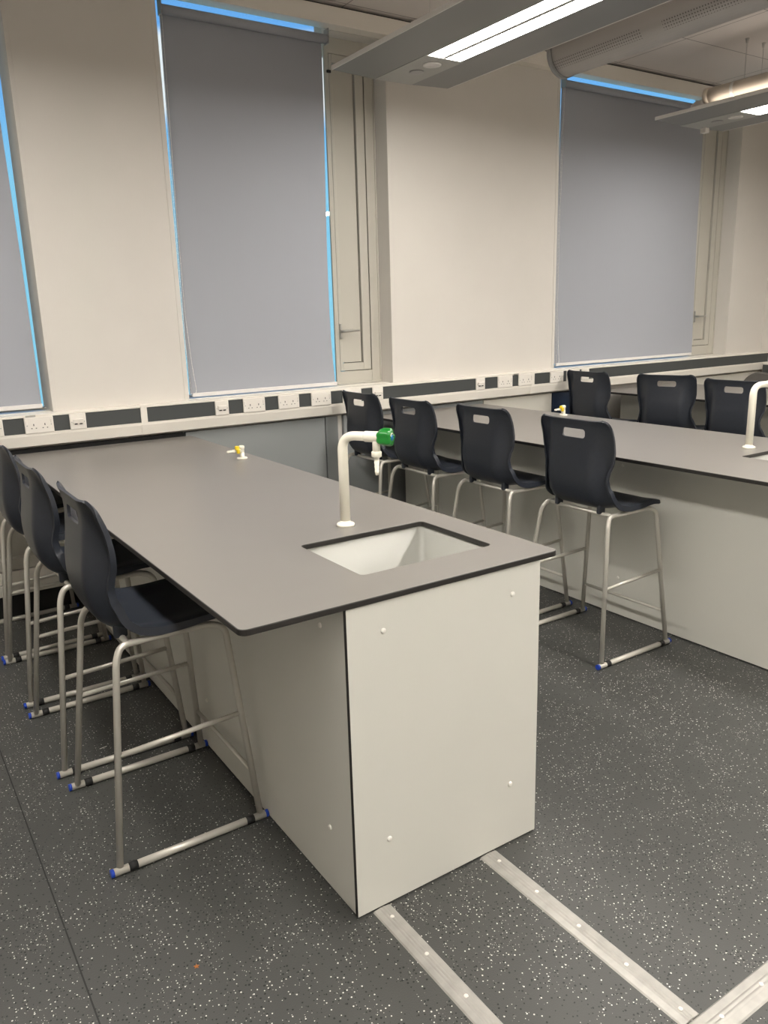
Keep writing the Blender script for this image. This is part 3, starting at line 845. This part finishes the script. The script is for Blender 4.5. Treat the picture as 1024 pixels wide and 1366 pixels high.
cover_plate(0.862, 1.75, -0.768, -0.7005, 'continuation of the crosswise aluminium floor strip at the right edge', 'x')
# small litter on the vinyl
t = MB().box(-0.014, 0.014, -0.0012, 0.0012, 0, 0.0012).build('paper_scrap', 'paper'); t.location = (-0.33, 1.31, 0.0005); t.rotation_euler = (0, 0, 0.15); tag(t, 'thin white paper scrap on the floor left of the nearest stool', 'scrap')
s = MB()
for a in range(5): s.tube([(0, 0, 0.001), (0.007*math.cos(a*1.256), 0.007*math.sin(a*1.256), 0.0012)], [0.0022, 0.0009], 6)
t = s.build('leaf_scrap', 'scrap_orange'); t.location = (-0.415, 0.10, 0.0006); tag(t, 'tiny orange scrap on the floor at bottom left', 'scrap')

# ------------------------------------------------------------------ suspended light beams
def light_beam(xl, yend, zf, label, y0=-4.7):
    r = thing('suspended_light', label, 'ceiling light', (xl+0.416, yend, zf), group='suspended light beams')
    w = 0.832; h = w/2
    L = yend-y0
    # wing profile (x, z): flat middle, wings rising outward, thin edges, rounded crown
    P = [(-h, 0.012), (-0.140, 0.0), (-0.112, 0.0), (-0.112, 0.012), (0.112, 0.012), (0.112, 0.0), (0.140, 0.0), (h, 0.012), (h, 0.030), (0.16, 0.060), (-0.16, 0.060), (-h, 0.030)]
    m = MB().prism(P, 'y', -L, -0.001); hs = m.build('housing', 'fixture_grey', r)
    MB().box(-h-0.004, -h+0.004, -L, 0, 0.010, 0.034, 0.002).build('edge_trim', 'fixture_white', r)
    MB().box(h-0.004, h+0.004, -L, 0, 0.010, 0.034, 0.002).build('edge_trim', 'fixture_white', r)
    MB().box(-0.130, 0.130, -0.50, -0.002, -0.002, 0.0118).build('end_plate', 'fixture_pale', r)
    MB().box(-0.0135, 0.0135, -L+0.05, -0.504, 0.0015, 0.0115).build('divider', 'fixture_pale', r)
    for s in (-1, 1):
        MB().box(s*0.064-0.050, s*0.064+0.050, -L+0.05, -0.504, 0.002, 0.0115).build('light_panel', 'led', r)
    MB().lathe([(0.052, -0.002), (0.052, -0.006), (0.040, -0.009), (0.036, -0.004), (0.0, -0.004)], (0.0, -0.385, 0.0)).build('sensor', 'fixture_white', r)
    MB().lathe([(0.042, -0.002), (0.042, -0.005), (0.036, -0.006), (0.0, -0.006)], (0.003, -0.235, 0.0)).build('speaker_disc', 'roller_grey', r)
    # rounded crown along the top with uplight slots
    cr = [(0.16*math.cos(a), 0.060+0.11*math.sin(a)) for a in [PI*i/14 for i in range(15)]]
    MB().prism(cr, 'y', -L, -0.10).build('crown', 'fixture_white', r)
    for s in (-1, 1):
        MB().box(s*0.27-0.03, s*0.27+0.03, -L+0.1, -0.35, 0.058, 0.061).build('uplight', 'led_up', r)
    for yy in (-0.5, -3.0, -5.5):
        for s in (-0.10, 0.10):
            wr = MB().tube([(s, yy, 0.14), (s, yy, ZC-zf-0.02)], 0.0016, 6); wo = wr.build('wire', 'wire', r)
            MB().lathe([(0.007, -0.03), (0.012, -0.006), (0.014, 0.0)], (s, yy, ZC-zf), n=12).build('ceiling_anchor', 'wire', wo)
    return r
light_beam(1.615, 2.695, 2.90, 'nearest suspended grey light beam with lit strip at top centre')
fb = light_beam(4.365, 2.655, 2.90, 'farther suspended grey light beam at the right edge with lit strip')
MB().box(0.105, 0.155, -0.065, -0.015, -0.036, 0.002, 0.006).build('sensor_box', 'plate_white', fb)
PO = (0.195-0.416, -0.295, 0.130)      # round pipe carried on top of the beam
pp = MB().tube([(0, -5.5, 0), (0, -0.03, 0)], 0.052, 24).build('pipe', 'pipe_beige', fb, loc=PO)
MB().lathe([(0.040, -0.03), (0.056, -0.028), (0.056, 0.004), (0.048, 0.008), (0.0, 0.008)], (0, 0, 0), (0, 1, 0), 24).build('end_cap', 'pipe_beige', pp)
for yy in (-0.22, -1.2, -3.2):
    MB().box(-0.02, 0.02, yy-0.03, yy+0.03, -0.088, -0.045, 0.008).build('saddle', 'fixture_white', pp)
    MB().lathe([(0.054, -0.012), (0.055, 0.0), (0.054, 0.012)], (0, yy, 0), (0, 1, 0), 24).build('collar', 'fixture_white', pp)
light_beam(-1.135, 2.69, 2.90, 'suspended grey light beam above the left stools, out of the picture')

# round ventilation duct beside the near light
dc = thing('ventilation_duct', 'round grey ventilation duct with perforated bands beside the near light beam', 'duct', (2.72, 2.0, 2.96))
r_, n, y1_, y0_ = 0.118, 40, 2.0, -3.6
bm = bmesh.new(); uvl = bm.loops.layers.uv.new('uv')
R0 = [bm.verts.new((r_*math.cos(2*PI*k/n), 0, r_*math.sin(2*PI*k/n))) for k in range(n)]; R1 = [bm.verts.new((r_*math.cos(2*PI*k/n), y0_-y1_, r_*math.sin(2*PI*k/n))) for k in range(n)]
for k in range(n):
    f = bm.faces.new((R0[k], R0[(k+1)%n], R1[(k+1)%n], R1[k])); f.smooth = True
    for lp, (uu, vv) in zip(f.loops, ((0, k), (0, k+1), (1, k+1), (1, k))):
        # v measured along the girth from the left-most line downwards
        lp[uvl].uv = (uu*(y1_-y0_), ((vv-n/2) % n if vv != n/2 else 0)/n*2*PI*r_)
bm.faces.new(list(reversed(R0))); bm.faces.new(R1)
bmesh.ops.recalc_face_normals(bm, faces=bm.faces)
me = bpy.data.meshes.new('duct_body'); bm.to_mesh(me); bm.free(); me.materials.append(MATS['perforated'])
ob = bpy.data.objects.new('duct_body', me); COL.objects.link(ob); ob.parent = dc
cp = MB().lathe([(r_+0.004, -0.03), (r_+0.004, 0.003), (r_-0.01, 0.004), (0.0, 0.004)], (0, 0, 0), (0, 1, 0), 40); cp.build('end_cap', 'fixture_grey', dc)
MB().box(0.150, 0.158, y0_-y1_, 0.0, -0.01, 0.012, 0.002).build('flange', 'fixture_white', dc)
MB().box(0.10, 0.152, y0_-y1_, 0.0, 0.0, 0.004).build('flange_web', 'fixture_grey', dc)
for yy in (-0.6, -2.6): MB().tube([(0, yy, r_), (0, yy, ZC-2.96)], 0.003, 6).build('hanger', 'wire', dc)

# ------------------------------------------------------------------ sky through the gaps
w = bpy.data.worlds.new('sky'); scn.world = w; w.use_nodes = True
nt = w.node_tree; nt.nodes.clear()
out = nt.nodes.new('ShaderNodeOutputWorld'); bg = nt.nodes.new('ShaderNodeBackground')
tc = nt.nodes.new('ShaderNodeTexCoord'); sp = nt.nodes.new('ShaderNodeSeparateXYZ'); nt.links.new(tc.outputs['Generated'], sp.inputs[0])
def mth(op, a, b=None, c=None):
    n = nt.nodes.new('ShaderNodeMath'); n.operation = op
    for i_, v_ in enumerate((a, b, c)):
        if v_ is None: continue
        if isinstance(v_, (int, float)): n.inputs[i_].default_value = v_
        else: nt.links.new(v_, n.inputs[i_])
    return n.outputs[0]
cr = nt.nodes.new('ShaderNodeValToRGB'); E = cr.color_ramp.elements
E[0].position = 0.0; E[0].color = (0.30, 0.74, 0.98, 1); E[1].position = 0.7; E[1].color = (0.10, 0.30, 0.85, 1)
for p, c in ((0.15, (0.28, 0.70, 1.0, 1)), (0.24, (0.18, 0.50, 1.0, 1))):
    e = E.new(p); e.color = c
nt.links.new(sp.outputs[2], cr.inputs['Fac'])
# a bright cloud in the north-east, and an unseen western sky dimmed and warmed to tone the window reveals
def ms(v, a, b_): 
    n = nt.nodes.new('ShaderNodeMapRange'); n.interpolation_type = 'SMOOTHSTEP'
    n.inputs['From Min'].default_value = a; n.inputs['From Max'].default_value = b_; nt.links.new(v, n.inputs['Value']); return n.outputs['Result']
cl = mth('MULTIPLY', mth('MULTIPLY', ms(sp.outputs[2], 0.20, 0.23), mth('SUBTRACT', 1.0, ms(sp.outputs[2], 0.288, 0.302))), mth('MULTIPLY', ms(sp.outputs[0], 0.24, 0.30), mth('SUBTRACT', 1.0, ms(sp.outputs[0], 0.50, 0.56))))
mx = nt.nodes.new('ShaderNodeMix'); mx.data_type = 'RGBA'; nt.links.new(cl, mx.inputs['Factor']); nt.links.new(cr.outputs['Color'], mx.inputs['A']); mx.inputs['B'].default_value = (1.0, 1.02, 1.05, 1)
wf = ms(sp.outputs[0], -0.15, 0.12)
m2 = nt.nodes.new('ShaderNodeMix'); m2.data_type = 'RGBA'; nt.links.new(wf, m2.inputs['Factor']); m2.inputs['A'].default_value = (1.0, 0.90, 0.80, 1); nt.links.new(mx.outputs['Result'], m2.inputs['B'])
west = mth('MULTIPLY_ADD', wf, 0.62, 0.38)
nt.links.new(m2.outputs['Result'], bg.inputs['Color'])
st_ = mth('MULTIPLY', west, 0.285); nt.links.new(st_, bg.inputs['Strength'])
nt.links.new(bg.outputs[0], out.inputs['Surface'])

# ------------------------------------------------------------------ colour management
scn.view_settings.view_transform = 'Standard'
scn.view_settings.look = 'None'
scn.view_settings.gamma = 1.0
scn.view_settings.exposure = 1.85
scn.view_settings.use_curve_mapping = False
scn.cycles.max_bounces = 8; scn.cycles.diffuse_bounces = 5
